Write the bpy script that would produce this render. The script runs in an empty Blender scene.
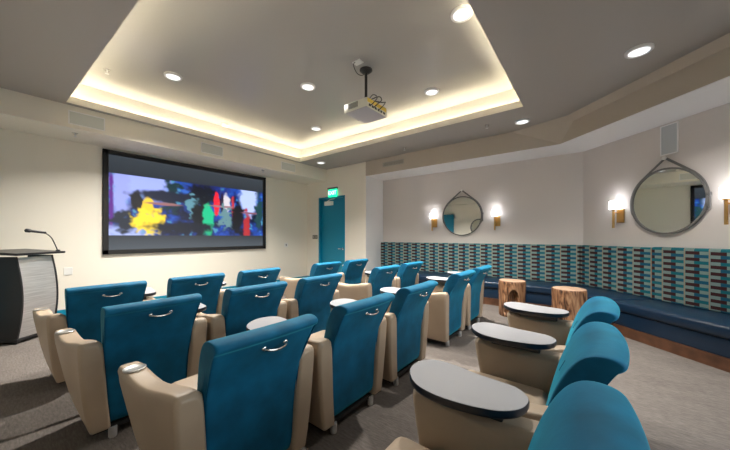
import bpy, bmesh, math, random
from mathutils import Vector, Matrix, noise
from mathutils.bvhtree import BVHTree
random.seed(7)
PI = math.pi
SC = bpy.context.scene
COL = SC.collection
D = 5.5                      # distance of the door wall
H = 1.25                     # eye height
XL = -6.457                  # screen wall
YN = -1.3                    # wall behind the camera
XR = 2.6                     # right wall
ZC = 3.065                   # main ceiling
ZT = 3.45                    # raised ceiling of the tray
ZS = 2.755                   # underside of the bulkhead
ZR = 2.715                   # underside of the recess header
YB = 6.226                   # back wall of the recess
KW = 6.1237                  # slanted recess wall: x + y = KW
KF = 5.115                   # front of slanted header: x + y = KF

# ------------------------------------------------------------------ materials
def new_mat(name):
    m = bpy.data.materials.new(name); m.use_nodes = True
    nt = m.node_tree
    return m, nt, nt.nodes['Principled BSDF']

def M(name, col, rough=.5, metal=0, sheen=0, tint=None, coat=0, spec=.5, bump=0, bscale=80, vary=0, vscale=3, emit=None, es=0, tr=0):
    m, nt, b = new_mat(name)
    b.inputs['Base Color'].default_value = (*col, 1)
    b.inputs['Roughness'].default_value = rough
    b.inputs['Metallic'].default_value = metal
    b.inputs['Specular IOR Level'].default_value = spec
    b.inputs['Sheen Weight'].default_value = sheen
    b.inputs['Sheen Roughness'].default_value = .35
    if tint: b.inputs['Sheen Tint'].default_value = (*tint, 1)
    b.inputs['Coat Weight'].default_value = coat
    b.inputs['Transmission Weight'].default_value = tr
    if emit:
        b.inputs['Emission Color'].default_value = (*emit, 1)
        b.inputs['Emission Strength'].default_value = es
    tc = nt.nodes.new('ShaderNodeTexCoord')
    if bump:
        n = nt.nodes.new('ShaderNodeTexNoise'); n.inputs['Scale'].default_value = bscale; n.inputs['Detail'].default_value = 4
        bp = nt.nodes.new('ShaderNodeBump'); bp.inputs['Strength'].default_value = bump; bp.inputs['Distance'].default_value = .01
        nt.links.new(tc.outputs['Object'], n.inputs['Vector'])
        nt.links.new(n.outputs['Fac'], bp.inputs['Height']); nt.links.new(bp.outputs['Normal'], b.inputs['Normal'])
    if vary:
        n = nt.nodes.new('ShaderNodeTexNoise'); n.inputs['Scale'].default_value = vscale; n.inputs['Detail'].default_value = 3
        r = nt.nodes.new('ShaderNodeValToRGB')
        r.color_ramp.elements[0].position = .3; r.color_ramp.elements[1].position = .7
        r.color_ramp.elements[0].color = (*[c*(1-vary) for c in col], 1)
        r.color_ramp.elements[1].color = (*[min(1, c*(1+vary)) for c in col], 1)
        nt.links.new(tc.outputs['Object'], n.inputs['Vector'])
        nt.links.new(n.outputs['Fac'], r.inputs['Fac']); nt.links.new(r.outputs['Color'], b.inputs['Base Color'])
    return m

M_cream = M('cream_paint', (.85, .805, .71), .6, bump=.05, bscale=220)
M_greige = M('greige_paint', (.68, .63, .60), .6, bump=.05, bscale=220)
M_white = M('white_paint', (.86, .85, .85), .55, bump=.04, bscale=220)
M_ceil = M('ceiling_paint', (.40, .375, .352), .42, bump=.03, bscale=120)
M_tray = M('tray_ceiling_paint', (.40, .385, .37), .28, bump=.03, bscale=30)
M_tan = M('tan_paint', (.53, .465, .39), .55)
M_velvet = M('teal_velvet', (.0008, .100, .208), .72, sheen=.5, tint=(.08, .75, .95), spec=.25, vary=.30, vscale=6, bump=.12, bscale=14)
M_velvet_seam = M('teal_piping', (.002, .085, .15), .8, sheen=.3, tint=(.1, .7, .9))
M_leather = M('beige_leather', (.40, .312, .228), .42, spec=.5, bump=.06, bscale=160, vary=.06, vscale=4)
M_navy = M('navy_vinyl', (.004, .020, .048), .33, bump=.05, bscale=60, coat=.1)
M_chrome = M('chrome', (.78, .78, .78), .18, metal=1)
M_steel = M('brushed_leg', (.72, .72, .73), .35, metal=.5)
M_cup = M('satin_silver', (.66, .66, .65), .28, metal=.9)
M_black = M('black_plastic', (.012, .012, .014), .35)
M_blackmat = M('black_matte', (.01, .01, .011), .7)
M_edge = M('dark_edge_band', (.012, .014, .022), .28)
M_laminate = M('white_laminate', (.38, .385, .41), .28, bump=.02, bscale=200)
M_teal_paint = M('teal_paint', (.0, .235, .39), .4, bump=.03, bscale=150)
M_brass = M('aged_brass', (.62, .38, .14), .32, metal=1)
M_grille = M('pale_grille', (.60, .62, .59), .7, bump=.2, bscale=400)
M_grille_grey = M('grey_grille', (.52, .55, .57), .7, bump=.2, bscale=400)
M_vent = M('vent_paint', (.45, .43, .38), .6)
M_dkgap = M('dark_gap', (.06, .055, .05), .8)
M_proj = M('projector_case', (.72, .71, .63), .45)
M_projun = M('projector_underside', (.42, .41, .44), .6)
M_yellow = M('yellow_panel', (.75, .55, .08), .5)
M_mirror = M('mirror_glass', (.86, .88, .87), .015, metal=1)
M_strap = M('grey_strap', (.16, .155, .15), .5, bump=.1, bscale=120)
M_woodkick = M('reddish_wood', (.095, .040, .020), .45, vary=.35, vscale=9)
M_satin = M('dark_steel', (.25, .25, .25), .35, metal=1)
M_glow = M('frosted_glass', (.9, .9, .9), .4, emit=(.96, .97, 1), es=4.2)
M_lens = M('light_lens', (.8, .8, .8), .4, emit=(.95, .97, 1), es=.6)
M_led = M('led_tape', (.9, .9, .85), .5, emit=(1, .90, .64), es=26)
M_exit = M('exit_glow', (.05, .5, .35), .4, emit=(.0, .80, .32), es=.8)
M_exitlet = M('exit_lettering', (.8, 1, .9), .4, emit=(.7, 1, .9), es=1.0)
M_plate = M('switch_plate', (.20, .19, .17), .4)
M_wplate = M('white_plate', (.82, .81, .78), .4)

def pane_mat():
    m, nt, b = new_mat('added_window_glass'); nt.nodes.remove(b); L = nt.links.new
    t = nt.nodes.new('ShaderNodeBsdfTransparent'); t.inputs[0].default_value = (.93, .96, .96, 1)
    g = nt.nodes.new('ShaderNodeBsdfGlossy'); g.inputs['Roughness'].default_value = .02
    mx = nt.nodes.new('ShaderNodeMixShader'); mx.inputs[0].default_value = .06
    L(t.outputs[0], mx.inputs[1]); L(g.outputs[0], mx.inputs[2]); L(mx.outputs[0], nt.nodes['Material Output'].inputs[0])
    return m
M_pane = pane_mat()
def ramp(nt, stops):
    r = nt.nodes.new('ShaderNodeValToRGB'); e = r.color_ramp.elements
    while len(e) < len(stops): e.new(.5)
    for k, (p, c) in enumerate(stops): e[k].position = p; e[k].color = (*c, 1)
    return r

def carpet():
    m, nt, b = new_mat('streaked_carpet'); L = nt.links.new
    tc = nt.nodes.new('ShaderNodeTexCoord')
    mp = nt.nodes.new('ShaderNodeMapping'); mp.inputs['Scale'].default_value = (18, 80, 1)
    n = nt.nodes.new('ShaderNodeTexNoise'); n.inputs['Scale'].default_value = 1.0; n.inputs['Detail'].default_value = 5; n.inputs['Roughness'].default_value = .7
    mp2 = nt.nodes.new('ShaderNodeMapping'); mp2.inputs['Scale'].default_value = (2.0, 5, 1)
    n2 = nt.nodes.new('ShaderNodeTexNoise'); n2.inputs['Scale'].default_value = 1; n2.inputs['Detail'].default_value = 3
    ad = nt.nodes.new('ShaderNodeMath'); ad.operation = 'MULTIPLY_ADD'; ad.inputs[1].default_value = .35
    r = ramp(nt, [(.40, (.095, .083, .076)), (.66, (.148, .130, .119)), (.90, (.205, .182, .168))])
    L(tc.outputs['Object'], mp.inputs['Vector']); L(mp.outputs['Vector'], n.inputs['Vector'])
    L(tc.outputs['Object'], mp2.inputs['Vector']); L(mp2.outputs['Vector'], n2.inputs['Vector'])
    L(n2.outputs['Fac'], ad.inputs[0]); L(n.outputs['Fac'], ad.inputs[2])
    L(ad.outputs[0], r.inputs['Fac']); L(r.outputs['Color'], b.inputs['Base Color'])
    bp = nt.nodes.new('ShaderNodeBump'); bp.inputs['Strength'].default_value = .5; bp.inputs['Distance'].default_value = .01
    L(n.outputs['Fac'], bp.inputs['Height']); L(bp.outputs['Normal'], b.inputs['Normal'])
    b.inputs['Roughness'].default_value = .95; b.inputs['Specular IOR Level'].default_value = .1
    return m
M_carpet = carpet()

def bench_fabric():
    m, nt, b = new_mat('dashed_bench_fabric'); L = nt.links.new
    uv = nt.nodes.new('ShaderNodeUVMap'); uv.uv_map = 'UVMap'
    sp = nt.nodes.new('ShaderNodeSeparateXYZ'); L(uv.outputs['UV'], sp.inputs[0])
    def mt(op, a, c=None, d=None):
        n = nt.nodes.new('ShaderNodeMath'); n.operation = op
        for k, v in enumerate((a, c, d)):
            if v is None: continue
            if isinstance(v, (int, float)): n.inputs[k].default_value = v
            else: L(v, n.inputs[k])
        return n.outputs[0]
    def band(x, lo, hi): return mt('MULTIPLY', mt('GREATER_THAN', x, lo), mt('LESS_THAN', x, hi))
    def mix(f, a, c):
        n = nt.nodes.new('ShaderNodeMix'); n.data_type = 'RGBA'; L(f, n.inputs[0])
        for k, v in ((6, a), (7, c)):
            if isinstance(v, tuple): n.inputs[k].default_value = (*v, 1)
            else: L(v, n.inputs[k])
        return n.outputs[2]
    U = mt('DIVIDE', sp.outputs[0], .228); V = mt('DIVIDE', sp.outputs[1], .074)
    fu = mt('FRACT', U); fv = mt('FRACT', V); fv2 = mt('FRACT', mt('ADD', V, .5))
    rowodd = mt('GREATER_THAN', mt('FRACT', mt('MULTIPLY', V, .5)), .5)
    maroon = mt('MULTIPLY', band(fu, .06, .64), band(fv, .04, .54))
    teal = mt('MULTIPLY', band(fu, .42, .985), band(fv2, .04, .54))
    sepa = mt('LESS_THAN', fu, .035)
    n = nt.nodes.new('ShaderNodeTexNoise'); n.inputs['Scale'].default_value = 160; L(uv.outputs['UV'], n.inputs['Vector'])
    base = mix(n.outputs['Fac'], (.125, .21, .20), (.26, .355, .335))
    tealc = mix(rowodd, (.010, .135, .175), (.012, .095, .165))
    c = mix(teal, base, tealc)
    c = mix(maroon, c, (.050, .018, .020))
    c = mix(sepa, c, (.36, .25, .17))
    L(c, b.inputs['Base Color']); b.inputs['Roughness'].default_value = .85; b.inputs['Specular IOR Level'].default_value = .2
    return m
M_fabric = bench_fabric()

def log_wood(name, hue):
    m, nt, b = new_mat(name); L = nt.links.new
    tc = nt.nodes.new('ShaderNodeTexCoord')
    mp = nt.nodes.new('ShaderNodeMapping'); mp.inputs['Scale'].default_value = (9, 9, 1.6)
    w = nt.nodes.new('ShaderNodeTexNoise'); w.inputs['Scale'].default_value = 1.4; w.inputs['Detail'].default_value = 6; w.inputs['Distortion'].default_value = 2.6
    r = ramp(nt, [(.36, (.03, .013, .006)), (.46, (.20*hue, .085*hue, .04*hue)), (.57, (.40*hue, .205*hue, .10*hue)), (.78, (.60*hue, .36*hue, .20*hue))])
    L(tc.outputs['Object'], mp.inputs['Vector']); L(mp.outputs['Vector'], w.inputs['Vector']); L(w.outputs['Fac'], r.inputs['Fac'])
    L(r.outputs['Color'], b.inputs['Base Color']); b.inputs['Roughness'].default_value = .5
    bp = nt.nodes.new('ShaderNodeBump'); bp.inputs['Strength'].default_value = .5; bp.inputs['Distance'].default_value = .02
    L(w.outputs['Fac'], bp.inputs['Height']); L(bp.outputs['Normal'], b.inputs['Normal'])
    return m
M_log = log_wood('log_side_wood', .75)
M_logtop = M('log_end_grain', (.46, .30, .205), .5, vary=.25, vscale=12)

def brushed():
    m, nt, b = new_mat('brushed_silver_sheet'); L = nt.links.new
    tc = nt.nodes.new('ShaderNodeTexCoord'); mp = nt.nodes.new('ShaderNodeMapping'); mp.inputs['Scale'].default_value = (3, 3, 160)
    n = nt.nodes.new('ShaderNodeTexNoise'); n.inputs['Scale'].default_value = 1
    r = ramp(nt, [(.3, (.55, .55, .56)), (.7, (.80, .80, .81))])
    L(tc.outputs['Object'], mp.inputs['Vector']); L(mp.outputs['Vector'], n.inputs['Vector']); L(n.outputs['Fac'], r.inputs['Fac']); L(r.outputs['Color'], b.inputs['Base Color'])
    b.inputs['Metallic'].default_value = .8; b.inputs['Roughness'].default_value = .38
    return m
M_brushed = brushed()

def screen_mat():
    m, nt, b = new_mat('projected_picture'); L = nt.links.new
    a = nt.nodes.new('ShaderNodeVertexColor'); a.layer_name = 'Col'
    b.inputs['Base Color'].default_value = (.035, .036, .04, 1); b.inputs['Roughness'].default_value = .6; b.inputs['Specular IOR Level'].default_value = .15
    L(a.outputs['Color'], b.inputs['Emission Color']); b.inputs['Emission Strength'].default_value = .55
    return m
M_screen = screen_mat()

# ------------------------------------------------------------------ mesh builder
class MB:
    def __init__(s): s.bm = bmesh.new(); s.mi = 0
    def _tag(s, n0):
        s.bm.faces.ensure_lookup_table()
        for f in s.bm.faces[n0:]: f.material_index = s.mi
    def box(s, x0, x1, y0, y1, z0, z1, bev=0, seg=2, mat=None):
        n0 = len(s.bm.faces)
        t = bmesh.new()
        bmesh.ops.create_cube(t, size=1)
        for v in t.verts:
            v.co = Vector(((x0+x1)/2+v.co.x*(x1-x0), (y0+y1)/2+v.co.y*(y1-y0), (z0+z1)/2+v.co.z*(z1-z0)))
        if bev: bmesh.ops.bevel(t, geom=t.edges[:], offset=bev, segments=seg, affect='EDGES', profile=.5)
        s._merge(t, mat); s._tag(n0)
    def _merge(s, t, mat=None):
        if mat: bmesh.ops.transform(t, matrix=mat, verts=t.verts)
        me = bpy.data.meshes.new('tmp'); t.to_mesh(me); t.free()
        s.bm.from_mesh(me); bpy.data.meshes.remove(me)
    def loft(s, rings, cap=True, closed=True):
        n0 = len(s.bm.faces)
        vs = [[s.bm.verts.new(p) for p in r] for r in rings]
        n = len(rings[0])
        for a, c in zip(vs, vs[1:]):
            for k in range(n if closed else n-1):
                try: s.bm.faces.new((a[k], a[(k+1) % n], c[(k+1) % n], c[k]))
                except ValueError: pass
        if cap:
            for r in (vs[0][::-1], vs[-1]):
                try: s.bm.faces.new(r)
                except ValueError: pass
        s._tag(n0)
    def prism(s, pts, z0, z1):                       # plan polygon extruded in z
        s.loft([[(x, y, z0) for x, y in pts], [(x, y, z1) for x, y in pts]])
    def lathe(s, prof, seg=24, c=(0, 0, 0), axis='z', cap=True):
        rings = []
        for r, h in prof:
            ring = []
            for k in range(seg):
                a = 2*PI*k/seg; u, v = r*math.cos(a), r*math.sin(a)
                p = {'z': (u, v, h), 'x': (h, u, v), 'y': (v, h, u)}[axis]
                ring.append((p[0]+c[0], p[1]+c[1], p[2]+c[2]))
            rings.append(ring)
        s.loft(rings, cap)
    def tube(s, pts, r, seg=8, flat=None):
        pts = [Vector(p) for p in pts]; rings = []
        up = Vector((0, 0, 1))
        for i, p in enumerate(pts):
            d = (pts[min(i+1, len(pts)-1)]-pts[max(i-1, 0)]).normalized()
            ref = up if abs(d.dot(up)) < .95 else Vector((1, 0, 0))
            a = d.cross(ref).normalized(); b = d.cross(a).normalized()
            ra, rb = (r, r) if flat is None else (r, flat)
            rr = [p + a*ra*math.cos(2*PI*k/seg) + b*rb*math.sin(2*PI*k/seg) for k in range(seg)]
            rings.append(rr)
        s.loft(rings)

def tag(o, label=None, cat=None, group=None, kind=None):
    if label: o['label'] = label
    if cat: o['category'] = cat
    if group: o['group'] = group
    if kind: o['kind'] = kind
    return o

def build(name, mb, mats, parent=None, smooth=None, loc=None, rotz=0, subsurf=0, bevel=0, uv=None):
    """link the collected geometry as ONE mesh object"""
    bm = mb.bm if isinstance(mb, MB) else mb
    bmesh.ops.recalc_face_normals(bm, faces=bm.faces)
    me = bpy.data.meshes.new(name)
    if uv:
        l = bm.loops.layers.uv.new('UVMap')
        for f in bm.faces:
            for lp in f.loops: lp[l].uv = uv(lp.vert.co, f)
    bm.to_mesh(me); bm.free()
    if not isinstance(mats, (list, tuple)): mats = [mats]
    for m in mats: me.materials.append(m)
    o = bpy.data.objects.new(name, me); COL.objects.link(o)
    if subsurf or bevel:
        if bevel:
            md = o.modifiers.new('b', 'BEVEL'); md.width = bevel; md.segments = 3; md.limit_method = 'ANGLE'; md.angle_limit = math.radians(35)
        if subsurf:
            md = o.modifiers.new('s', 'SUBSURF'); md.levels = md.render_levels = subsurf
        dg = bpy.context.evaluated_depsgraph_get()
        nm = bpy.data.meshes.new_from_object(o.evaluated_get(dg))
        o.modifiers.clear(); o.data = nm; bpy.data.meshes.remove(me); nm.name = name; me = nm
    if smooth is not None:
        me.polygons.foreach_set('use_smooth', [True]*len(me.polygons))
        if smooth < 180: me.set_sharp_from_angle(angle=math.radians(smooth))
    if parent: o.parent = parent
    if loc: o.location = loc
    o.rotation_euler.z = rotz
    return o

def thing(name, label, cat, loc=(0, 0, 0), rotz=0, group=None):
    o = bpy.data.objects.new(name, None); COL.objects.link(o)
    o.location = loc; o.rotation_euler.z = rotz; o.empty_display_size = .1
    return tag(o, label, cat, group)

def dup(root, loc, rotz=None, label=None, group=None):
    def cp(o, par):
        c = o.copy(); COL.objects.link(c); c.parent = par
        for ch in list(o.children): cp(ch, c)
        return c
    r = cp(root, None); r.location = loc
    if rotz is not None: r.rotation_euler.z = rotz
    return tag(r, label, None, group)

def struct(name, mb, m, parent=None, **k):
    o = build(name, mb, m, parent, **k)
    if parent is None: o['kind'] = 'structure'
    return o

def smoothpath(pts, n=8, closed=False):
    P = [Vector(p) for p in pts]; out = []; N = len(P)
    for i in range(N if closed else N-1):
        g = (lambda k: P[k % N]) if closed else (lambda k: P[min(max(k, 0), N-1)])
        a, b, c, d = g(i-1), g(i), g(i+1), g(i+2)
        for j in range(n):
            t = j/n
            out.append(.5*((2*b)+(c-a)*t+(2*a-5*b+4*c-d)*t*t+(3*b-a-3*c+d)*t**3))
    if not closed: out.append(P[-1])
    return out

# ------------------------------------------------------------------ room shell
mb = MB(); mb.box(XL-.2, XR+.2, YN-.2, 6.5, -.1, 0); struct('floor', mb, M_carpet)
mb = MB(); mb.box(XL-.12, XL, YN-.1, D+.1, 0, 3.8); struct('wall_left', mb, M_cream)
DX0, DX1, DZ = -5.965, -4.985, 2.315
mb = MB()
mb.box(XL-.12, DX0, D, D+.12, 0, 3.3); mb.box(DX0, DX1, D, D+.12, DZ, 3.3); mb.box(DX1, -4.302, D, D+.12, 0, 3.3)
struct('wall_far', mb, M_cream)
mb = MB(); mb.box(-4.42, -4.302, D+.12, YB+.1, 0, 3.0); mb.box(-4.303, -4.299, D, YB, 0, ZR); struct('wall_recess_side', mb, M_white)
mb = MB(); mb.box(-4.42, 0, YB, YB+.1, 0, 3.0); struct('wall_back', mb, M_greige)
mb = MB(); s = .1*1.4143
mb.prism([(KW-YB, YB), (XR+.3, KW-XR-.3), (XR+.3, KW-XR-.3+s), (KW-YB, YB+s)], 0, 3.0); struct('wall_slanted', mb, M_greige)
cx0 = KF-D
mb = MB()
mb.prism([(-4.31, D), (cx0, D), (XR+.4, KF-XR-.4), (XR+.4, KW-XR+.1), (KW-YB, YB+.12), (-4.31, YB+.12)], ZR+.002, 3.3)
# sloped strip along the slanted header and the small facet in its corner
e0 = 4.994
def onk(k, x): return (x, k-x)
prof = lambda x: [(x-.0605, e0-x+.0605, ZC+.01), (x, KF-x, ZC+.01), (x, KF-x, 2.985), (x-.0605, e0-x+.0605, ZC-.001)]
mb.loft([prof(-.30), prof(XR+.2)])
A, B, C, T = (-1.10, D, ZC+.003), (-.206, 5.321, 2.985), (cx0, D, ZR+.004), (cx0, D+.01, ZC+.003)
A2 = (-.27, 5.264, ZC+.003)
bv = [mb.bm.verts.new(p) for p in (A, B, C, T, A2)]
for f in ((0, 1, 2), (0, 4, 1), (0, 2, 3), (1, 3, 2), (4, 3, 1), (0, 3, 4)): mb.bm.faces.new([bv[k] for k in f])
struct('wall_header', mb, M_tan)
mb = MB()      # white soffit of the recess
mb.prism([(-4.302, D+.001), (cx0, D+.001), (XR+.3, KF-XR-.3+.001), (XR+.3, KW-XR-.3), (KW-YB, YB), (-4.302, YB)], ZR-.004, ZR+.002)
struct('ceiling_recess', mb, M_white)
mb = MB(); mb.box(XL-.05, -5.665, YN, D, ZS, ZC+.02); struct('ceiling_bulkhead', mb, M_cream)
mb = MB(); mb.box(XL-.1, XR+.2, YN-.12, YN, 0, 3.4); mb.box(-5.7, XR, YN-.02, YN+.4, ZS, 3.3); struct('wall_near', mb, M_cream)
WY0, WY1, WZ0, WZ1 = .4, 3.2, .85, 2.55
mb = MB(); mb.box(XR, XR+.12, YN-.1, 4.0, 0, WZ0); mb.box(XR, XR+.12, YN-.1, 4.0, WZ1, 3.4)
mb.box(XR, XR+.12, YN-.1, WY0, WZ0, WZ1); mb.box(XR, XR+.12, WY1, 4.0, WZ0, WZ1); struct('wall_right', mb, M_cream)
win = bpy.data.objects.new('added_window_1', None); COL.objects.link(win); win['kind'] = 'structure'; win.location = (XR+.04, 0, 0)  # unseen window, added so that daylight brightens the room from the right
mb = MB()
for y in (WY0, (2*WY0+WY1)/3, (WY0+2*WY1)/3, WY1-.05): mb.box(0, .06, y, y+.05, WZ0, WZ1, .004)
mb.box(0, .06, WY0, WY1, WZ0, WZ0+.05, .004); mb.box(0, .06, WY0, WY1, WZ1-.05, WZ1, .004)
build('added_window_frame', mb, M_white, win)
mb = MB(); mb.box(.025, .033, WY0, WY1, WZ0, WZ1); build('added_window_pane', mb, M_pane, win)
pl = bpy.data.lights.new('daylight_portal', 'AREA'); pl.shape = 'RECTANGLE'; pl.size = WZ1-WZ0; pl.size_y = WY1-WY0; pl.cycles.is_portal = True
po = bpy.data.objects.new('daylight_portal', pl); COL.objects.link(po); po.location = (XR+.13, (WY0+WY1)/2, (WZ0+WZ1)/2); po.rotation_euler = (0, PI/2, 0)

sb = .20
TX0, TX1, TY0, TY1 = -5.583, -.742, .55, 4.53
TY0N = .735          # the near rim runs slightly out of square
mb = MB()
z0, z1 = ZC, ZC+.03
mb.box(TX0-sb-.05, TX0, YN, D+.05, z0, z1); mb.box(TX1, XR+.1, YN, D+.05, z0, z1)
mb.prism([(TX0, YN), (TX1, YN), (TX1, TY0N), (TX0, TY0)], z0, z1); mb.box(TX0, TX1, TY1, D+.05, z0, z1)
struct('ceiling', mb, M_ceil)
# upstand of the light cove
mb = MB()
for (a, b, c, d) in ((TX0-.03, TX0, TY0-.03, TY1+.03), (TX1, TX1+.03, TY0-.03, TY1+.03), (TX0, TX1, TY1, TY1+.03)):
    mb.box(a, b, c, d, z1-.001, ZC+.095)
mb.prism([(TX0, TY0-.03), (TX1, TY0N-.03), (TX1, TY0N), (TX0, TY0)], z1-.001, ZC+.095)
mb.box(TX0+.001, TX1-.001, TY1-.004, TY1+.001, ZC+.002, ZC+.094); mb.box(TX0-.001, TX0+.004, TY0+.001, TY1-.001, ZC+.002, ZC+.094); mb.box(TX1-.004, TX1+.001, TY0N+.001, TY1-.001, ZC+.002, ZC+.094)
struct('trim_1', mb, M_cream)
sb = .20
mb = MB()
mb.box(TX0-sb-.05, TX1+sb+.05, TY0-sb-.05, TY1+sb+.05, ZT, ZT+.05)
mb.box(TX0-sb-.05, TX0-sb, TY0-sb, TY1+sb, z1, ZT); mb.box(TX1+sb, TX1+sb+.05, TY0-sb, TY1+sb, z1, ZT)
mb.box(TX0-sb, TX1+sb, TY0-sb-.05, TY0-sb, z1, ZT); mb.box(TX0-sb, TX1+sb, TY1+sb, TY1+sb+.05, z1, ZT)
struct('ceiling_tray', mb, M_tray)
# LED tape lying in the cove, one run per side
def led(x0, x1, y0, y1, label):
    mb = MB(); mb.box(x0, x1, y0, y1, z1, z1+.012)
    tag(build('led_strip', mb, M_led), label, 'light strip')
led(TX0+.0, TX1-.0, TY1+.07, TY1+.10, 'glowing warm light strip in the ceiling cove towards the door wall')
led(TX0-.10, TX0-.07, TY0-.1, TY1+.1, 'glowing light strip in the ceiling cove above the screen wall')
led(TX1+.07, TX1+.10, TY0-.1, TY1+.1, 'glowing light strip in the ceiling cove on the banquette side')
led(TX0+.0, TX1-.0, TY0-.13, TY0-.10, 'glowing light strip in the ceiling cove nearest the camera')

# skirting
mb = MB(); mb.box(XL, XL+.015, YN, D, 0, .11, .004); struct('baseboard_left', mb, M_teal_paint)
mb = MB(); mb.box(XL+.015, DX0-.06, D-.015, D, 0, .11, .004); mb.box(DX1+.06, -4.302, D-.015, D, 0, .11, .004); struct('baseboard_far', mb, M_teal_paint)

# doors
def door(name, loc, rotz):
    r = bpy.data.objects.new(name, None); COL.objects.link(r); r.location = loc; r.rotation_euler.z = rotz; r['kind'] = 'structure'
    w = (DX1-DX0)/2
    mb = MB()
    for sx in (-1, 1):
        a, b = sorted((sx*w, sx*(w-.05))); mb.box(a, b, -.012, .11, 0, DZ, .003)
    mb.box(-w, w, -.012, .11, DZ-.05, DZ, .003)
    build('door_frame', mb, M_teal_paint, r)
    mb = MB(); mb.box(-w+.05, w-.05, .06, .105, .006, DZ-.05, .003); build('door_panel', mb, M_teal_paint, r)
    mb = MB(); mb.lathe([(.03, .06), (.03, .048), (.012, .046), (.012, .0)], 16, (w-.12, 0, .92), 'y'); mb.box(w-.24, w-.105, -.014, .004, .91, .932, .006)
    build('door_handle', mb, M_chrome, r, smooth=40)
    return r
d1 = door('door_1', ((DX0+DX1)/2, D, 0), 0)
mb = MB(); mb.box(-.28, .02, .0, .06, 2.09, 2.20, .008); mb.tube([(-.18, .02, 2.2), (.0, -.05, 2.23), (.1, .03, 2.26)], .01)
build('door_closer', mb, M_wplate, d1, smooth=40)
door('door_2', (-5.74, YN+.11, 0), PI)

# ------------------------------------------------------------------ projection screen
sr = thing('projection_screen', 'wide black framed projection screen glowing with a colourful picture on the left wall', 'screen', (XL+.005, 2.592, 1.832))
W2, H2 = 1.532, .888
mb = MB(); f = .075
mb.box(0, .045, -W2, W2, H2-f, H2, .006); mb.box(0, .045, -W2, W2, -H2, -H2+f, .006)
mb.box(0, .045, -W2, -W2+f, -H2, H2, .006); mb.box(0, .045, W2-f, W2, -H2, H2, .006)
build('screen_frame', mb, M_blackmat, sr)
def lerp(a, b, t): return tuple(x+(y-x)*t for x, y in zip(a, b))
def picture(u, v):                      # u, v from the top left, 0..1 ; a plain play of colours
    grey = (.022, .028, .036)
    if v < .19 or v > .845:
        return lerp(grey, (.065, .08, .095), max(0, min(1, (v-.845)/.155)) if v > .8 else .35*(1-v/.19))
    w = (v-.19)/.655
    def N(s, o=0): return noise.noise(Vector((u*s*2.3+o, w*s+o*1.7, o*.37)))
    n1, n2, n3 = N(4, 1), N(9, 5), N(20, 9)
    c = lerp((.006, .012, .05), (.015, .09, .42), max(0, min(1, .42+n1*1.3+n2*.9+n3*.5)))
    if n2+n3*.6 > .42: c = lerp(c, (.10, .30, .42), min(1, (n2+n3*.6-.42)*4))
    def put(cu, cw, ru, rw, colr, soft=.35, rag=.35):
        nonlocal c
        q = math.hypot((u-cu)/ru, (w-cw)/rw)+rag*n2+rag*.7*n3
        t = max(0, min(1, (1.0-q)/soft+.5))
        c = lerp(c, colr, t)
    put(.17, .10, .17, .34, (.36, .42, .80), .5, .35)
    put(.42, .12, .06, .12, (.05, .16, .50), .5, .5)
    put(.56, .08, .16, .12, (.02, .04, .22), .6, .5)
    put(.055, .30, .045, .48, (.34, .38, .72), .5, .35)
    put(.87, .22, .08, .34, (.46, .54, .84), .4, .3)
    put(.33, .26, .05, .30, (.01, .05, .06), .5, .9)
    put(.012, .50, .010, .70, (.14, .02, .26), .6, .4)
    put(.32, .30, .20, .10, (.012, .02, .05), .4, .2)
    put(.07, .95, .14, .13, (.40, .46, .75), .7, .5)
    put(.08, .78, .07, .16, (.02, .03, .05), .5, .8)
    put(.52, .22, .09, .26, (.005, .008, .02), .5, .5)
    put(.615, .36, .022, .24, (.72, .03, .06), .2, .15)
    put(.69, .34, .028, .20, (.62, .58, .62), .3, .3)
    put(.655, .34, .012, .22, (.03, .01, .05), .3, .2)
    put(.74, .40, .012, .22, (.50, .05, .08), .3, .3)
    put(.135, .40, .035, .14, (.012, .01, .016), .3, .4)
    put(.19, .50, .030, .16, (.80, .58, .04), .25, .3)
    put(.195, .76, .085, .20, (.88, .66, .05), .3, .45)
    put(.28, .44, .10, .025, (.34, .17, .17), .4, .15)
    put(.46, .46, .05, .16, (.14, .30, .36), .3, 1.1)
    put(.50, .62, .05, .30, (.005, .01, .015), .4, .5)
    put(.555, .70, .038, .34, (.01, .50, .27), .3, .3)
    put(.66, .40, .10, .022, (.36, .19, .22), .4, .15)
    put(.68, .62, .045, .20, (.16, .28, .30), .4, 1.1)
    put(.78, .60, .045, .34, (.005, .006, .012), .4, .4)
    put(.855, .80, .028, .30, (.42, .04, .05), .4, .4)
    put(.90, .50, .10, .02, (.26, .12, .16), .4, .15)
    put(.965, .48, .035, .35, (.02, .08, .09), .5, .9)
    put(.40, .86, .20, .10, (.006, .012, .03), .6, .4)
    return tuple(max(0, x)**1.25*1.25 for x in c)
NU, NV = 190, 108
bm = bmesh.new(); gw, gh = W2-f, H2-f
vv = [[bm.verts.new((.02, -gw+2*gw*i/NU, gh-2*gh*j/NV)) for i in range(NU+1)] for j in range(NV+1)]
cl = bm.loops.layers.float_color.new('Col')
for j in range(NV):
    for i in range(NU):
        fc = bm.faces.new((vv[j][i], vv[j+1][i], vv[j+1][i+1], vv[j][i+1]))
        for lp, (du, dv) in zip(fc.loops, ((0, 0), (0, 1), (1, 1), (1, 0))): lp[cl] = (*picture((i+du)/NU, (j+dv)/NV), 1)
build('screen_surface', bm, M_screen, sr)

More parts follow.
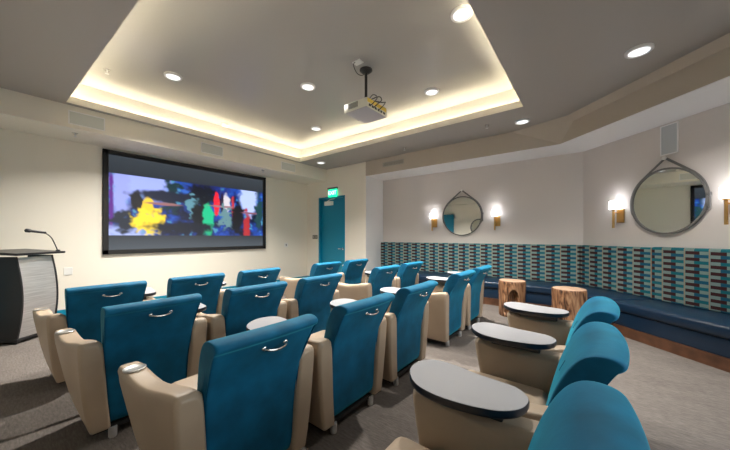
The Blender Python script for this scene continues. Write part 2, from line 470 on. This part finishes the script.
# ------------------------------------------------------------------ theater chairs
HW = [(.07, .212), (.5, .238), (.68, .247), (.79, .260), (.85, .263)]
def make_chair(label, loc, group, long_arm=.02):
    FL = .045 if long_arm > .1 else 0
    t = thing('theater_armchair', label, 'armchair', loc, 0, group)
    # backrest: side profile swept across, flared towards the top, wings rolled backwards
    P = [(0, .075), (-.005, .25), (.0, .42), (.026, .57), (.068, .69), (.108, .755), (.112, .782), (.138, .792), (.150, .808), (.142, .828), (.095, .842), (.03, .832),
         (-.015, .77), (-.055, .66), (-.09, .51), (-.115, .40), (-.11, .25), (-.10, .075)]
    def hw(z):
        for (a, wa), (b, wb) in zip(HW, HW[1:]):
            if z <= b: return wa+(wb-wa)*max(0, (z-a)/(b-a))
        return HW[-1][1]
    st = [(-1, .74), (-1, .90), (-.965, 1), (-.82, 1), (-.45, 1), (0, 1), (.45, 1), (.82, 1), (.965, 1), (1, .90), (1, .74)]
    cxp = sum(p[0] for p in P)/len(P)
    rings = []
    for s, k in st:
        ring = []
        for x, z in P:
            mid = -.055+.12*max(0, (z-.4)/.45)**1.3
            xx = mid+(x-mid)*k
            top = max(0, (z-.62)/.23)
            zz = z - (1-k)*.03*(1 if z > .7 else 0) + top*.004*(1-s*s)
            ring.append((xx + top*(.042-.026*s*s), s*hw(z), zz))
        rings.append(ring)
    mb = MB(); mb.loft(rings)
    back = build('backrest', mb, M_velvet, t, smooth=180, subsurf=2)
    # front seams of the backrest
    mb = MB()
    tree = BVHTree.FromPolygons([v.co for v in back.data.vertices], [p.vertices for p in back.data.polygons])
    sp = []
    for q in range(15):
        a = -.25+1.75*q/14                              # fan of rays around the top of the back
        o = Vector((-.02, 0, .66)); d = Vector((-math.cos(a), 0, math.sin(a)))
        hit = tree.ray_cast(o+d*.6, -d)[0]
        if hit: sp.append(hit+d*.0004)
    mb.tube(sp, .0020, 6)
    build('seam', mb, M_velvet_seam, back, smooth=180)
    # grab handle on the rear face
    mb = MB()
    mb.tube(smoothpath([(.105, -.037, .750), (.137, -.032, .746), (.147, -.007, .739), (.149, .02, .737), (.147, .047, .739), (.137, .072, .746), (.105, .077, .750)], 4), .0065, 8)
    for sy in (-.036, .076): mb.lathe([(.012, .100), (.012, .128), (.007, .132)], 10, (0, sy, .750), 'x')
    build('handle', mb, M_chrome, t, smooth=60)
    # armrests
    for s in (-1, 1):
        rings = []; flare = FL if s < 0 else 0; fe, fz = (long_arm, .592) if s < 0 else (0, .632)
        for xb, xt, zt, k in ((.010, .030, .604, .76), (-.004, .012, .626, 1), (-.06, -.05, .624, 1), (-.16, -.18, .596 if s < 0 else .610, 1), (-.27, -.32, fz-.018, 1), (-.35-fe*.3, -.43-fe*.6, fz, 1), (-.375-fe*.3, -.482-fe, fz+.001, 1), (-.385-fe*.3, -.50-fe, fz-.018, .74)):
            ring = []
            for yy, zf, side in ((.302, .075, 1), (.318, .22, 1), (.340, .45, 1), (.358, .88, 1), (.357, .965, 1), (.345, 1.0, 1), (.272, 1.0, 0), (.249, .965, 0), (.240, .88, 0), (.225, .45, 0), (.212, .22, 0), (.205, .075, 0)):
                z = .07 if zf == .075 else zf*zt
                w = z/zt
                ym = .253+.045*w
                ring.append((xb+(xt-xb)*w**1.3, s*(ym+(yy-ym)*k+flare*min(1, max(0, -xt/.4))*w), z))
            rings.append(ring)
        mb = MB(); mb.loft(rings)
        arm = build('armrest', mb, M_leather, t, smooth=180, bevel=.012, subsurf=1)
        if s < 0:
            mb = MB()
            mb.lathe([(.046, .589), (.048, .5955), (.044, .597), (.038, .5945), (.034, .5935), (.0, .593)], 24, (-.38-long_arm, -.307-FL, 0), cap=False)
            build('cup_holder', mb, M_cup, arm, smooth=40)
        else:
            mb = MB(); mb.box(-.40, -.15, .262, .332, .615, .652, .006)
            tb = build('tablet', MB_tablet(), [M_edge], t, smooth=50)
            build('tablet_surface', MB_tablet_top(), M_laminate, tb)
            build('tablet_bracket', mb, M_black, tb)
    # seat and base
    mb = MB(); mb.box(-.535, -.10, -.222, .222, .30, .462, .045, 4); build('seat', mb, M_leather, t, smooth=60)
    mb = MB(); mb.loft([[(-.385, -.205, .07), (-.385, .205, .07), (-.07, .205, .07), (-.07, -.205, .07)], [(-.455, -.215, .31), (-.455, .215, .31), (-.10, .215, .31), (-.10, -.215, .31)]])
    build('seat_base', mb, M_leather, t, bevel=.012, smooth=50)
    mb = MB(); mb.box(-.36, -.02, -.285, .285, .052, .074); build('underframe', mb, M_blackmat, t)
    for x in (-.02, -.34):
        for y in (-.195, .195):
            mb = MB(); mb.lathe([(.020, 0), (.022, .004), (.022, .062)], 14, (x, y, 0)); build('leg', mb, M_steel, t, smooth=40)
    return t
KID = smoothpath([(-.515, .275, 0), (-.535, .36, 0), (-.495, .44, 0), (-.40, .452, 0), (-.285, .427, 0), (-.19, .418, 0), (-.125, .405, 0), (-.082, .345, 0), (-.098, .262, 0), (-.17, .200, 0), (-.32, .170, 0), (-.44, .195, 0)], 5, True)
def kid(sc, z):
    return [(-.30+(p.x+.30)*sc, .315+(p.y-.315)*sc, z) for p in KID]
def MB_tablet():
    mb = MB(); mb.loft([kid(.955, .652), kid(.985, .655), kid(1.0, .663), kid(1.0, .676), kid(.99, .6815)]); return mb
def MB_tablet_top():
    mb = MB(); mb.loft([kid(.985, .681), kid(.985, .683)]); return mb

ROWS = [
    (-3.37, (.58, 1.30, 2.03, 3.20, 3.935), 'teal armchairs in the row nearest the screen',
     ['teal velvet armchair beside the lectern, leftmost in the front row',
      'teal armchair second from the lectern in the row nearest the screen',
      'teal armchair third from the lectern in the front row, before the aisle',
      'teal armchair just right of the aisle in the front row, before the teal door',
      'teal armchair farthest from the lectern in the front row, beside the recess']),
    (-2.33, (.63, 1.365, 2.10, 3.335, 4.07), 'teal armchairs in the second row from the screen',
     ['teal armchair at the left end of the second row, its metal cup holder showing',
      'teal armchair in the middle of the left block of the second row from the screen',
      'teal armchair beside the aisle at the right end of the left block, second row',
      'teal armchair with wide beige arm right of the aisle in the second row',
      'teal armchair farthest right in the second row, before the striped banquette']),
    (-1.27, (.765, 1.51, 2.255, 3.36, 4.10), 'teal armchairs in the third row from the screen',
     ['largest teal armchair at bottom left, chrome cup holder closest to the camera',
      'teal armchair seen from behind in the middle of the third row left block',
      'teal armchair on the aisle at the right end of the left block, third row',
      'teal armchair right of the aisle in the third row, beige side panel showing',
      'teal armchair farthest right in the third row, before the navy bench']),
    (-.085, (.79, 1.535, 2.30), 'teal armchairs in the row on the right',
     ['teal armchair at bottom right with the largest white tablet in front of it',
      'teal armchair in the middle of the row of three on the right',
      'teal armchair farthest back in the row of three on the right']),
]
proto = {}
for X, ys, grp, labs in ROWS:
    for k, (y, lab) in enumerate(zip(ys, labs)):
        end = X < -.5 and k in (0, 3)                 # seats at the end of a block have a longer arm
        loc = (X + (.02*k if X > -.5 else 0), y, 0)
        if end not in proto: proto[end] = make_chair(lab, loc, grp, .135 if end else .02)
        else: dup(proto[end], loc, None, lab, grp)

# ------------------------------------------------------------------ banquette
TZ = 1.10
def pm(y):  return lambda a: (a, y)                 # point on the straight run at offset from wall
def strip_main(off): return YB-off
def main_x_at(off):                                  # x of the inner corner at this distance from both walls
    k = KW-off*1.41421
    return k-(YB-off)
sd = (math.sqrt(.5), -math.sqrt(.5))
nd = (-math.sqrt(.5), -math.sqrt(.5))
C0 = (KW-YB, YB)
def sl(s, off): return (C0[0]+sd[0]*s+nd[0]*off, C0[1]+sd[1]*s+nd[1]*off)
def sl0(off): x = main_x_at(off); return (x, YB-off)
def main_run(o0, o1, x0=-4.297): return [(x0, YB-o1), (main_x_at(o1)-.003, YB-o1), (main_x_at(o0)-.003, YB-o0), (x0, YB-o0)]
def slant_run(o0, o1, s1, s0=None):
    if s0 is None:
        p, q = sl0(o1), sl0(o0); return [(p[0]+.003, p[1]-.003), sl(s1, o1), sl(s1, o0), (q[0]+.003, q[1]-.003)]
    return [sl(s0, o1), sl(s1, o1), sl(s1, o0), sl(s0, o0)]
def rprism(pts, z0, z1, bev):
    mb = MB(); t = bmesh.new()
    lo = [t.verts.new((x, y, z0)) for x, y in pts]; hi = [t.verts.new((x, y, z1)) for x, y in pts]
    n = len(pts)
    for k in range(n): t.faces.new((lo[k], lo[(k+1) % n], hi[(k+1) % n], hi[k]))
    t.faces.new(lo[::-1]); t.faces.new(hi)
    bmesh.ops.recalc_face_normals(t, faces=t.faces)
    if bev: bmesh.ops.bevel(t, geom=t.edges[:], offset=bev, segments=3, affect='EDGES', profile=.5)
    mb._merge(t); return mb
def banquette(label, run, uvf, thick=0):
    t = thing('banquette', label, 'bench', (0, 0, 0), 0, 'banquette sections along the recess wall')
    c = [sum(p[k] for p in run(0, .6))/4 for k in (0, 1)]; t.location = (c[0], c[1], 0)
    L = (-c[0], -c[1], 0)
    build('plinth', rprism(run(0.02, .705), 0, .125, 0), M_woodkick, t, loc=L)
    build('front_panel', rprism(run(0.02, .700), .126, .298, .006), M_navy, t, loc=L, smooth=40)
    build('seat', rprism(run(0.02, .73), .30, .425, .035), M_navy, t, loc=L, smooth=50)
    build('backrest', rprism(run(0.003, .115+thick), .42, TZ+thick*.3, .022), M_fabric, t, loc=L, smooth=50, uv=uvf)
    return t
banquette('long straight banquette section with patterned back, under the far round mirror', main_run, lambda co, f: (co.x+10.0, co.z))
def uvs(co, f): return (((co.x-C0[0])*sd[0]+(co.y-C0[1])*sd[1])+10.03, co.z)
S1 = 1.165
SS = 1.19
banquette('short angled banquette section at the bend of the wall behind the log stools', lambda a, b: slant_run(a, b, S1-.006), uvs)
banquette('angled banquette section at the right edge under the large mirror', lambda a, b: slant_run(a, b, 3.4, S1+.006), lambda co, f: (uvs(co, f)[0]+.07, co.z), .035)

# ------------------------------------------------------------------ log stools
def stool(label, loc, r, hgt, seed, hole, notch):
    t = thing('log_stool', label, 'stool', loc, 0, 'log stools before the banquette')
    NA, NH = 88, 36; rings = []
    for j in range(NH+1):
        z = hgt*j/NH; ring = []
        for i in range(NA):
            a = 2*PI*i/NA
            n = noise.noise(Vector((math.cos(a)*1.3+seed, math.sin(a)*1.3, z*1.2)))
            n2 = noise.noise(Vector((math.cos(a)*5+seed, math.sin(a)*5, z*2.5)))
            rr = r*(1+.07*n+.025*n2)
            if j == NH or j == 0: rr -= .006
            for (ha, hz, wa, wz, dep, sq) in hole:
                da = (a-ha+PI) % (2*PI)-PI
                q = max(abs(da*r/wa), abs((z-hz)/wz)) if sq else math.hypot(da*r/wa, (z-hz)/wz)
                if q < 1.15: rr -= dep*min(1, max(0, (1.15-q)/.3))
            ring.append((rr*math.cos(a), rr*math.sin(a), z))
        rings.append(ring)
    mb = MB(); mb.loft(rings)
    build('trunk', mb, M_log, t, smooth=50)
    mb = MB()
    top = [(x*.985, y*.985) for x, y, z in rings[-1]]
    mb.prism(top, hgt-.001, hgt+.006); build('seat_top', mb, M_logtop, t, smooth=40)
    return t
stool('tall narrow log stool with a dark arched hollow in front of the straight banquette', (-.985, 5.03, 0), .195, .545, 3.1, [(-1.25, .29, .062, .12, .12, False), (-1.9, .1, .03, .05, .03, False)], None)
stool('wide log stool with a small dark notch, right of the hollow log', (-.235, 4.72, 0), .195, .545, 8.7, [(-1.98, .15, .022, .022, .05, True)], None)

# ------------------------------------------------------------------ mirrors
def mirror(name, label, loc, rotz, r=.425, strap=True, turn=0):
    """local: wall in the +y direction, mirror centre at the origin, faces -y"""
    t = thing(name, label, 'mirror', loc, rotz, 'round strap mirrors' if strap else None)
    mb = MB(); mb.lathe([(r-.012, -.030), (r-.012, -.026)], 64, axis='y'); gl = build('mirror_glass', mb, M_mirror, t, smooth=30); gl.rotation_euler.z = turn
    rw = .018 if strap else .055
    mb = MB()
    pr = [(r-rw, -.026), (r-rw, -.038), (r+.004, -.038), (r+.004, -.004), (r-rw, -.004), (r-rw, -.026)]
    mb.lathe(pr, 64, axis='y', cap=False); build('mirror_frame', mb, M_strap if strap else M_satin, t, smooth=30)
    if strap:
        ap = r+.125; th = math.acos((r+.006)/ap)
        pts = [(-.03*0, ap)]
        mb = MB()
        for sx in (-1, 1):
            loop = [Vector((sx*.012, -.022, ap))]
            for k in range(0, 40):
                a = PI/2-th-(k/39)*(PI/2-th+.35)*1.0
                loop.append(Vector((sx*(r+.006)*math.cos(a), -.022, (r+.006)*math.sin(a))))
            mb.tube(loop, .004, 8, .015)
        build('strap', mb, M_strap, t, smooth=40)
        mb = MB(); mb.box(r-.005, r+.022, -.032, -.018, -.13, .05, .004); mb.box(r-.012, r+.028, -.038, -.014, .02, .055, .004)
        build('strap_tail', mb, M_strap, t)
        mb = MB(); mb.lathe([(.022, -.05), (.022, -.035), (.014, -.03), (.012, 0)], 16, (0, 0, ap+.006), 'y'); build('wall_peg', mb, M_wplate, t, smooth=40)
    return t
mirror('wall_mirror', 'round strap mirror reflecting a teal door, between the two far sconces', (-2.205, YB, 1.69), 0)
mirror('wall_mirror', 'round strap mirror on the angled wall below the grey speaker, nearest the right edge', (.775, KW-.775, 1.705), -PI/4, turn=-.023)
mirror('wall_mirror', 'thick framed round mirror on the wall behind the camera, seen only in the far mirror', (-4.05, YN, 1.66), PI, .40, False)

# ------------------------------------------------------------------ sconces
def sconce(label, loc, rotz):
    t = thing('wall_sconce', label, 'wall lamp', loc, rotz, 'brass wall sconces')
    mb = MB(); mb.box(-.02, .085, -.022, 0, -.10, .10, .004); build('backplate', mb, M_brass, t)
    mb = MB(); mb.tube([(0, -.02, .05), (0, -.09, .05)], .009); mb.box(-.012, .012, -.108, -.084, -.18, .105, .003); mb.lathe([(.032, .088), (.032, .102)], 20, (0, -.096, 0)); build('arm', mb, M_brass, t, smooth=40)
    mb = MB(); mb.lathe([(.0, .102), (.047, .102), (.05, .106), (.05, .222), (.047, .225), (.045, .222), (.045, .112), (.0, .112)], 28, (0, -.096, 0), cap=False); build('lamp_shade', mb, M_glow, t, smooth=40)
    return t
q = PI/4
for lab, loc, rz in (('lit brass sconce left of the far round mirror', (-2.865, YB, 1.555), 0),
                     ('lit brass sconce right of the far round mirror', (-1.515, YB, 1.555), 0),
                     ('lit brass sconce left of the near round mirror on the angled wall', (.335, KW-.335, 1.555), -q),
                     ('lit brass sconce cut by the right edge of the picture', (1.215, KW-1.215, 1.555), -q)):
    sconce(lab, loc, rz)

# ------------------------------------------------------------------ lectern with microphone
t = thing('lectern', 'black lectern with a bowed brushed silver front standing by the screen wall', 'lectern', (-5.225, .105, 0), PI/4)
# local: +x towards the audience, +y along the silver front (away from the camera)
Wd, Dp, Ht = .45, .27, 1.01
def bow(z): return .065*math.sin(PI*z/Ht)
zz = [Ht*k/14 for k in range(15)]
mb = MB()
mb.loft([[(-.02+bow(z), .02, z), (bow(z), .02, z), (bow(z)+.018, Wd*.5, z), (bow(z), Wd-.02, z), (-.02+bow(z), Wd-.02, z), (-.002+bow(z), Wd*.5, z)] for z in [.06]+[z for z in zz if z > .1 and z < 1.0]+[1.0]])
build('front_panel', mb, M_brushed, t, smooth=40)
for y in (0, Wd-.02):
    mb = MB(); mb.loft([[(bow(z)+.006, y, z), (bow(z)+.006, y+.02, z), (-Dp, y+.02, z), (-Dp, y, z)] for z in [.03]+zz[1:]]); build('side_panel', mb, M_black, t)
mb = MB(); mb.box(-Dp-.02, .03, -.01, Wd+.01, .025, .055, .006); build('base_plate', mb, M_black, t)
for x in (-Dp+.03, 0):
    for y in (.03, Wd-.03):
        mb = MB(); mb.lathe([(.016, 0), (.020, .004), (.016, .026)], 12, (x, y, 0)); build('foot', mb, M_black, t, smooth=40)
mb = MB(); mb.box(-.40, .08, -.07, Wd+.09, -.014, .014, .006, mat=Matrix.Translation((0, 0, Ht+.035)) @ Matrix.Rotation(math.radians(4), 4, 'Y')); build('reading_top', mb, M_black, t)
mb = MB(); gp = smoothpath([(.03, Wd+.04, Ht+.04), (.0, Wd+.035, Ht+.13), (-.02, Wd+.0, Ht+.23), (-.05, Wd-.05, Ht+.285), (-.07, Wd-.09, Ht+.295)], 6)
mb.tube(gp, .006, 8); mb.lathe([(.022, Ht+.035), (.022, Ht+.06), (.010, Ht+.066)], 16, (.03, Wd+.04, 0))
g = build('gooseneck', mb, M_black, t, smooth=60)
a, b = Vector((-.04, Wd-.04, Ht+.285)), Vector((-.125, Wd-.21, Ht+.315))
mb = MB(); ls = [a.lerp(b, k) for k in (0, .04, .06, .72, .74, .78, .96, 1)]; rs = [.010, .016, .014, .017, .022, .024, .022, .012]
rings = []
dv = (b-a).normalized(); sa = dv.cross(Vector((0, 0, 1))).normalized(); sb_ = dv.cross(sa)
for p, r in zip(ls, rs): rings.append([p+sa*r*math.cos(2*PI*k/14)+sb_*r*math.sin(2*PI*k/14) for k in range(14)])
mb.loft(rings); build('microphone', mb, M_black, g, smooth=50)

# ------------------------------------------------------------------ ceiling projector
PZ = 2.845; px, py = -2.338, 2.992
t = thing('ceiling_projector', 'white projector hanging on a black pole from the raised ceiling', 'projector', (px, py, PZ))
mb = MB(); mb.box(-.185, .185, -.225, .225, .004, .115, .012); build('case', mb, M_proj, t, smooth=40)
mb = MB(); mb.box(-.175, .175, -.215, .215, -.002, .006); build('underside', mb, M_projun, t)
mb = MB()
for k in range(9): mb.box(-.02+k*.018-.09, -.012+k*.018-.09, -.228, -.223, .03, .10)
build('vent', mb, M_dkgap, t)
mb = MB(); mb.box(.184, .189, -.21, .20, .060, .112, .002); build('yellow_panel', mb, M_yellow, t)
mb = MB()
for k in range(6): mb.box(.184, .191, -.18+k*.062, -.145+k*.062, .018, .045)
build('socket', mb, M_black, t)
mb = MB(); mb.lathe([(.045, -.185), (.045, -.21), (.036, -.212), (.03, -.20)], 24, (0, .09, .06), 'x'); build('lens', mb, M_black, t, smooth=40)
mb = MB(); mb.box(-.11, .11, -.13, .13, .118, .132, .004); mb.lathe([(.019, .12), (.019, ZT-PZ-.02)], 14); mb.lathe([(.03, .12), (.03, .16)], 14)
mb.lathe([(.085, ZT-PZ), (.085, ZT-PZ-.012), (.045, ZT-PZ-.045), (.02, ZT-PZ-.05)], 24)
build('mount', mb, M_black, t, smooth=40)
mb = MB()
for y0, y1, zz_ in ((-.15, -.02, .2), (-.08, .10, .22), (0.02, .17, .17)):
    mb.tube(smoothpath([(.19, y0, .03), (.235, y0+.01, .06), (.245, (y0+y1)/2, .14), (.17, y1-.05, zz_), (.05, y1*.2, .20), (.02, 0, .18)], 5), .006, 6)
build('cable', mb, M_black, t, smooth=60)
t = thing('cable_outlet', 'small white cable outlet on the raised ceiling beside the projector mount', 'outlet', (-2.31, 2.79, ZT))
mb = MB(); mb.box(-.06, .06, -.045, .045, -.012, 0, .003); build('plate', mb, M_wplate, t)
mb = MB(); mb.tube(smoothpath([(-.02, -.03, -.01), (-.03, -.05, -.05), (-.02, 0, -.13), (-.02, .10, -.12), (-.025, .19, -.05)], 5), .005, 6); build('cord', mb, M_black, t, smooth=60)

# ------------------------------------------------------------------ ceiling fixtures and their lamps
def area(loc, energy, size, col, spread=150):
    l = bpy.data.lights.new('downlight_lamp', 'AREA'); l.shape = 'DISK'; l.size = size; l.energy = energy; l.color = col; l.spread = math.radians(spread)
    o = bpy.data.objects.new('downlight_lamp', l); COL.objects.link(o); o.location = loc
    return o
DL = None
E1 = 56
def downlight(label, x, y, z, e=40, col=(1, .95, .87), r=.105, spread=124):
    global DL
    if DL is None:
        t = thing('ceiling_downlight', label, 'ceiling light', (x, y, z), 0, 'round ceiling downlights')
        mb = MB(); mb.lathe([(.080, -.020), (.090, -.026), (.105, -.020), (.108, 0), (.080, 0), (.080, -.020)], 36, cap=False); build('trim_ring', mb, M_white, t, smooth=40)
        mb = MB(); mb.lathe([(.082, -.014), (.0815, -.018), (.06, -.021), (.0, -.0215)], 36, cap=False); build('lens', mb, M_lens, t, smooth=60)
        DL = t
    else: t = dup(DL, (x, y, z), None, label)
    if e: area((x, y, z-.03), e, .09, col, spread)
downlight('round downlight in the raised ceiling near its left edge above the screen', -4.50, 1.465, ZT, E1)
downlight('round downlight in the raised ceiling left of the projector', -3.255, 2.785, ZT, E1)
downlight('round downlight in the raised ceiling right of the projector', -1.895, 4.05, ZT, 34, spread=98)
downlight('round downlight at the top edge, by the right rim of the raised ceiling', -1.0, 2.815, ZT, 16)
downlight('round downlight in the raised ceiling nearest the door corner', -4.39, 3.97, ZT, 0)
downlight('large round downlight in the lower ceiling at upper right', .369, 3.85, ZC, 12)
downlight('round downlight in the lower ceiling near the corner of the slanted header', -.847, 5.08, ZC, 0)
downlight('small round downlight in the lower ceiling by the door wall', -5.2, 4.86, ZC, 0)
t = thing('smoke_detector', 'round white smoke detector at the left edge of the raised ceiling', 'smoke detector', (-5.62, 2.72, ZT))
mb = MB(); mb.lathe([(.07, 0), (.07, -.02), (.055, -.045), (.0, -.047)], 28, cap=False); build('casing', mb, M_wplate, t, smooth=40)
SP = None
for lab, x, y, z in (('small sprinkler head in the corner of the raised ceiling', -5.02, .872, ZT),
                     ('small sprinkler head under the bulkhead left of the screen', -5.908, .674, ZS),
                     ('small sprinkler head under the bulkhead at the right end of the screen', -5.85, 3.69, ZS),
                     ('small sprinkler head in the lower ceiling beyond the raised part', -1.331, 4.908, ZC),
                     ('small sprinkler head in the lower ceiling before the wall vent', -3.0, 5.12, ZC)):
    if SP is None:
        SP = thing('ceiling_sprinkler', lab, 'sprinkler', (x, y, z), 0, 'ceiling sprinkler heads')
        mb = MB(); mb.lathe([(.035, 0), (.035, -.006), (.02, -.010), (.0, -.010)], 18, cap=False); build('escutcheon', mb, M_chrome, SP, smooth=40)
        mb = MB(); mb.lathe([(.008, -.006), (.008, -.03), (.004, -.034), (.004, -.05), (.022, -.051), (.022, -.054)], 14); build('deflector', mb, M_steel, SP, smooth=40)
    else: dup(SP, (x, y, z), None, lab)

# ------------------------------------------------------------------ grilles, speaker, plates, exit sign
def grille(name, label, cat, loc, w, h, rotz, m, slats=0, group=None):
    """local: plate in the x-z plane, facing -y"""
    t = thing(name, label, cat, loc, rotz, group)
    mb = MB(); b = .014
    mb.box(-w/2, w/2, -.010, 0, h/2-b, h/2, .002); mb.box(-w/2, w/2, -.010, 0, -h/2, -h/2+b, .002)
    mb.box(-w/2, -w/2+b, -.010, 0, -h/2, h/2, .002); mb.box(w/2-b, w/2, -.010, 0, -h/2, h/2, .002)
    build('grille_frame', mb, M_white if not slats else m, t)
    mb = MB()
    if slats:
        mb.box(-w/2+b, w/2-b, -.002, 0, -h/2+b, h/2-b)
        build('grille_back', mb, M_dkgap, t)
        mb = MB()
        for k in range(slats):
            x = -w/2+b+(k+.5)*(w-2*b)/slats
            mb.box(x-.006, x+.006, -.009, -.002, -h/2+b, h/2-b)
        build('slats', mb, m, t)
    else:
        mb.box(-w/2+b, w/2-b, -.006, 0, -h/2+b, h/2-b); build('grille_mesh', mb, m, t)
    return t
for lab, y0, y1 in (('pale speaker grille on the bulkhead left of the screen', .578, .961), ('pale speaker grille on the bulkhead above the middle of the screen', 2.295, 2.699), ('pale speaker grille on the bulkhead nearest the door corner', 4.039, 4.441)):
    grille('wall_grille', lab, 'grille', (-5.665, (y0+y1)/2, 2.90), y1-y0, .19, PI/2, M_grille, 0, 'bulkhead grilles')
grille('air_vent', 'long slatted air vent high on the wall right of the teal door', 'vent', (-3.52, D, 2.908), .56, .105, 0, M_vent, 26)
grille('wall_speaker', 'grey rectangular speaker in the angled wall above the large mirror', 'speaker', (.795, KW-.795, 2.50), .20, .39, -q, M_grille_grey)
t = thing('light_switch', 'dark switch plate on the wall left of the teal door', 'switch', (-6.12, D, 1.23))
mb = MB(); mb.box(-.10, .10, -.008, 0, -.055, .055, .003); build('plate', mb, M_plate, t)
for k in (-.05, .05):
    mb = MB(); mb.box(k-.016, k+.016, -.013, -.007, -.03, .03, .002); build('rocker', mb, M_vent, t)
t = thing('wall_outlet', 'small white outlet plate on the wall right of the screen', 'outlet', (XL, 4.763, 1.016), -PI/2)
mb = MB(); mb.box(-.06, .06, 0, .008, -.06, .06, .003); build('plate', mb, M_wplate, t)
mb = MB(); mb.box(-.015, .015, .007, .011, -.028, .028, .002); build('socket', mb, M_satin, t)
t = thing('wall_outlet', 'white outlet low on the wall behind the lectern', 'outlet', (XL, .66, .70), -PI/2)
mb = MB(); mb.box(-.05, .05, 0, .008, -.06, .06, .003); build('plate', mb, M_wplate, t)
t = thing('exit_sign', 'glowing green exit sign above the teal door', 'sign', (-5.40, D-.01, 2.40))
mb = MB(); mb.box(-.155, .155, -.035, -.005, -.105, .105, .008); build('sign_panel', mb, M_exit, t)
mb = MB(); mb.box(-.17, .17, -.05, .01, .105, .15, .006); build('housing', mb, M_satin, t)
cu = bpy.data.curves.new('exit_text', 'FONT'); cu.body = 'EXIT'; cu.size = .145; cu.align_x = 'CENTER'; cu.align_y = 'CENTER'; cu.extrude = .002
to = bpy.data.objects.new('tmp_text', cu); COL.objects.link(to)
dg = bpy.context.evaluated_depsgraph_get(); tm = bpy.data.meshes.new_from_object(to.evaluated_get(dg)); bpy.data.objects.remove(to)
tm.transform(Matrix.Translation((0, -.037, 0)) @ Matrix.Rotation(PI/2, 4, 'X')); tm.materials.clear(); tm.materials.append(M_exitlet)
lo = bpy.data.objects.new('lettering', tm); COL.objects.link(lo); lo.parent = t

# ------------------------------------------------------------------ camera, world, colour
cd = bpy.data.cameras.new('camera'); cd.sensor_fit = 'HORIZONTAL'; cd.sensor_width = 36; cd.lens = 287/730*36
cd.shift_y = 11.3/730; cd.clip_start = .02
co = bpy.data.objects.new('camera', cd); COL.objects.link(co)
co.location = (0, 0, H); co.rotation_euler = (PI/2, 0, math.radians(38.2))
SC.camera = co
w = bpy.data.worlds.new('world'); w.use_nodes = True; SC.world = w
nt = w.node_tree; bg = nt.nodes['Background']; bg.inputs['Strength'].default_value = 3.8
tc = nt.nodes.new('ShaderNodeTexCoord'); sp = nt.nodes.new('ShaderNodeSeparateXYZ'); nt.links.new(tc.outputs['Generated'], sp.inputs[0])
rr = ramp(nt, [(.0, (.10, .095, .085)), (.47, (.16, .15, .14)), (.53, (1, .97, .93)), (1, (.75, .85, 1))])
mp = nt.nodes.new('ShaderNodeMath'); mp.operation = 'MULTIPLY_ADD'; mp.inputs[1].default_value = .5; mp.inputs[2].default_value = .5
nt.links.new(sp.outputs[2], mp.inputs[0]); nt.links.new(mp.outputs[0], rr.inputs[0]); nt.links.new(rr.outputs[0], bg.inputs['Color'])
vs = SC.view_settings; SC.display_settings.display_device = 'sRGB'
vs.view_transform = 'Standard'; vs.look = 'None'; vs.gamma = 1; vs.use_curve_mapping = False; vs.exposure = 1.2
cy = SC.cycles; cy.use_denoising = True; cy.max_bounces = 10; cy.diffuse_bounces = 6; cy.glossy_bounces = 5; cy.sample_clamp_indirect = 6; cy.caustics_reflective = False; cy.caustics_refractive = False
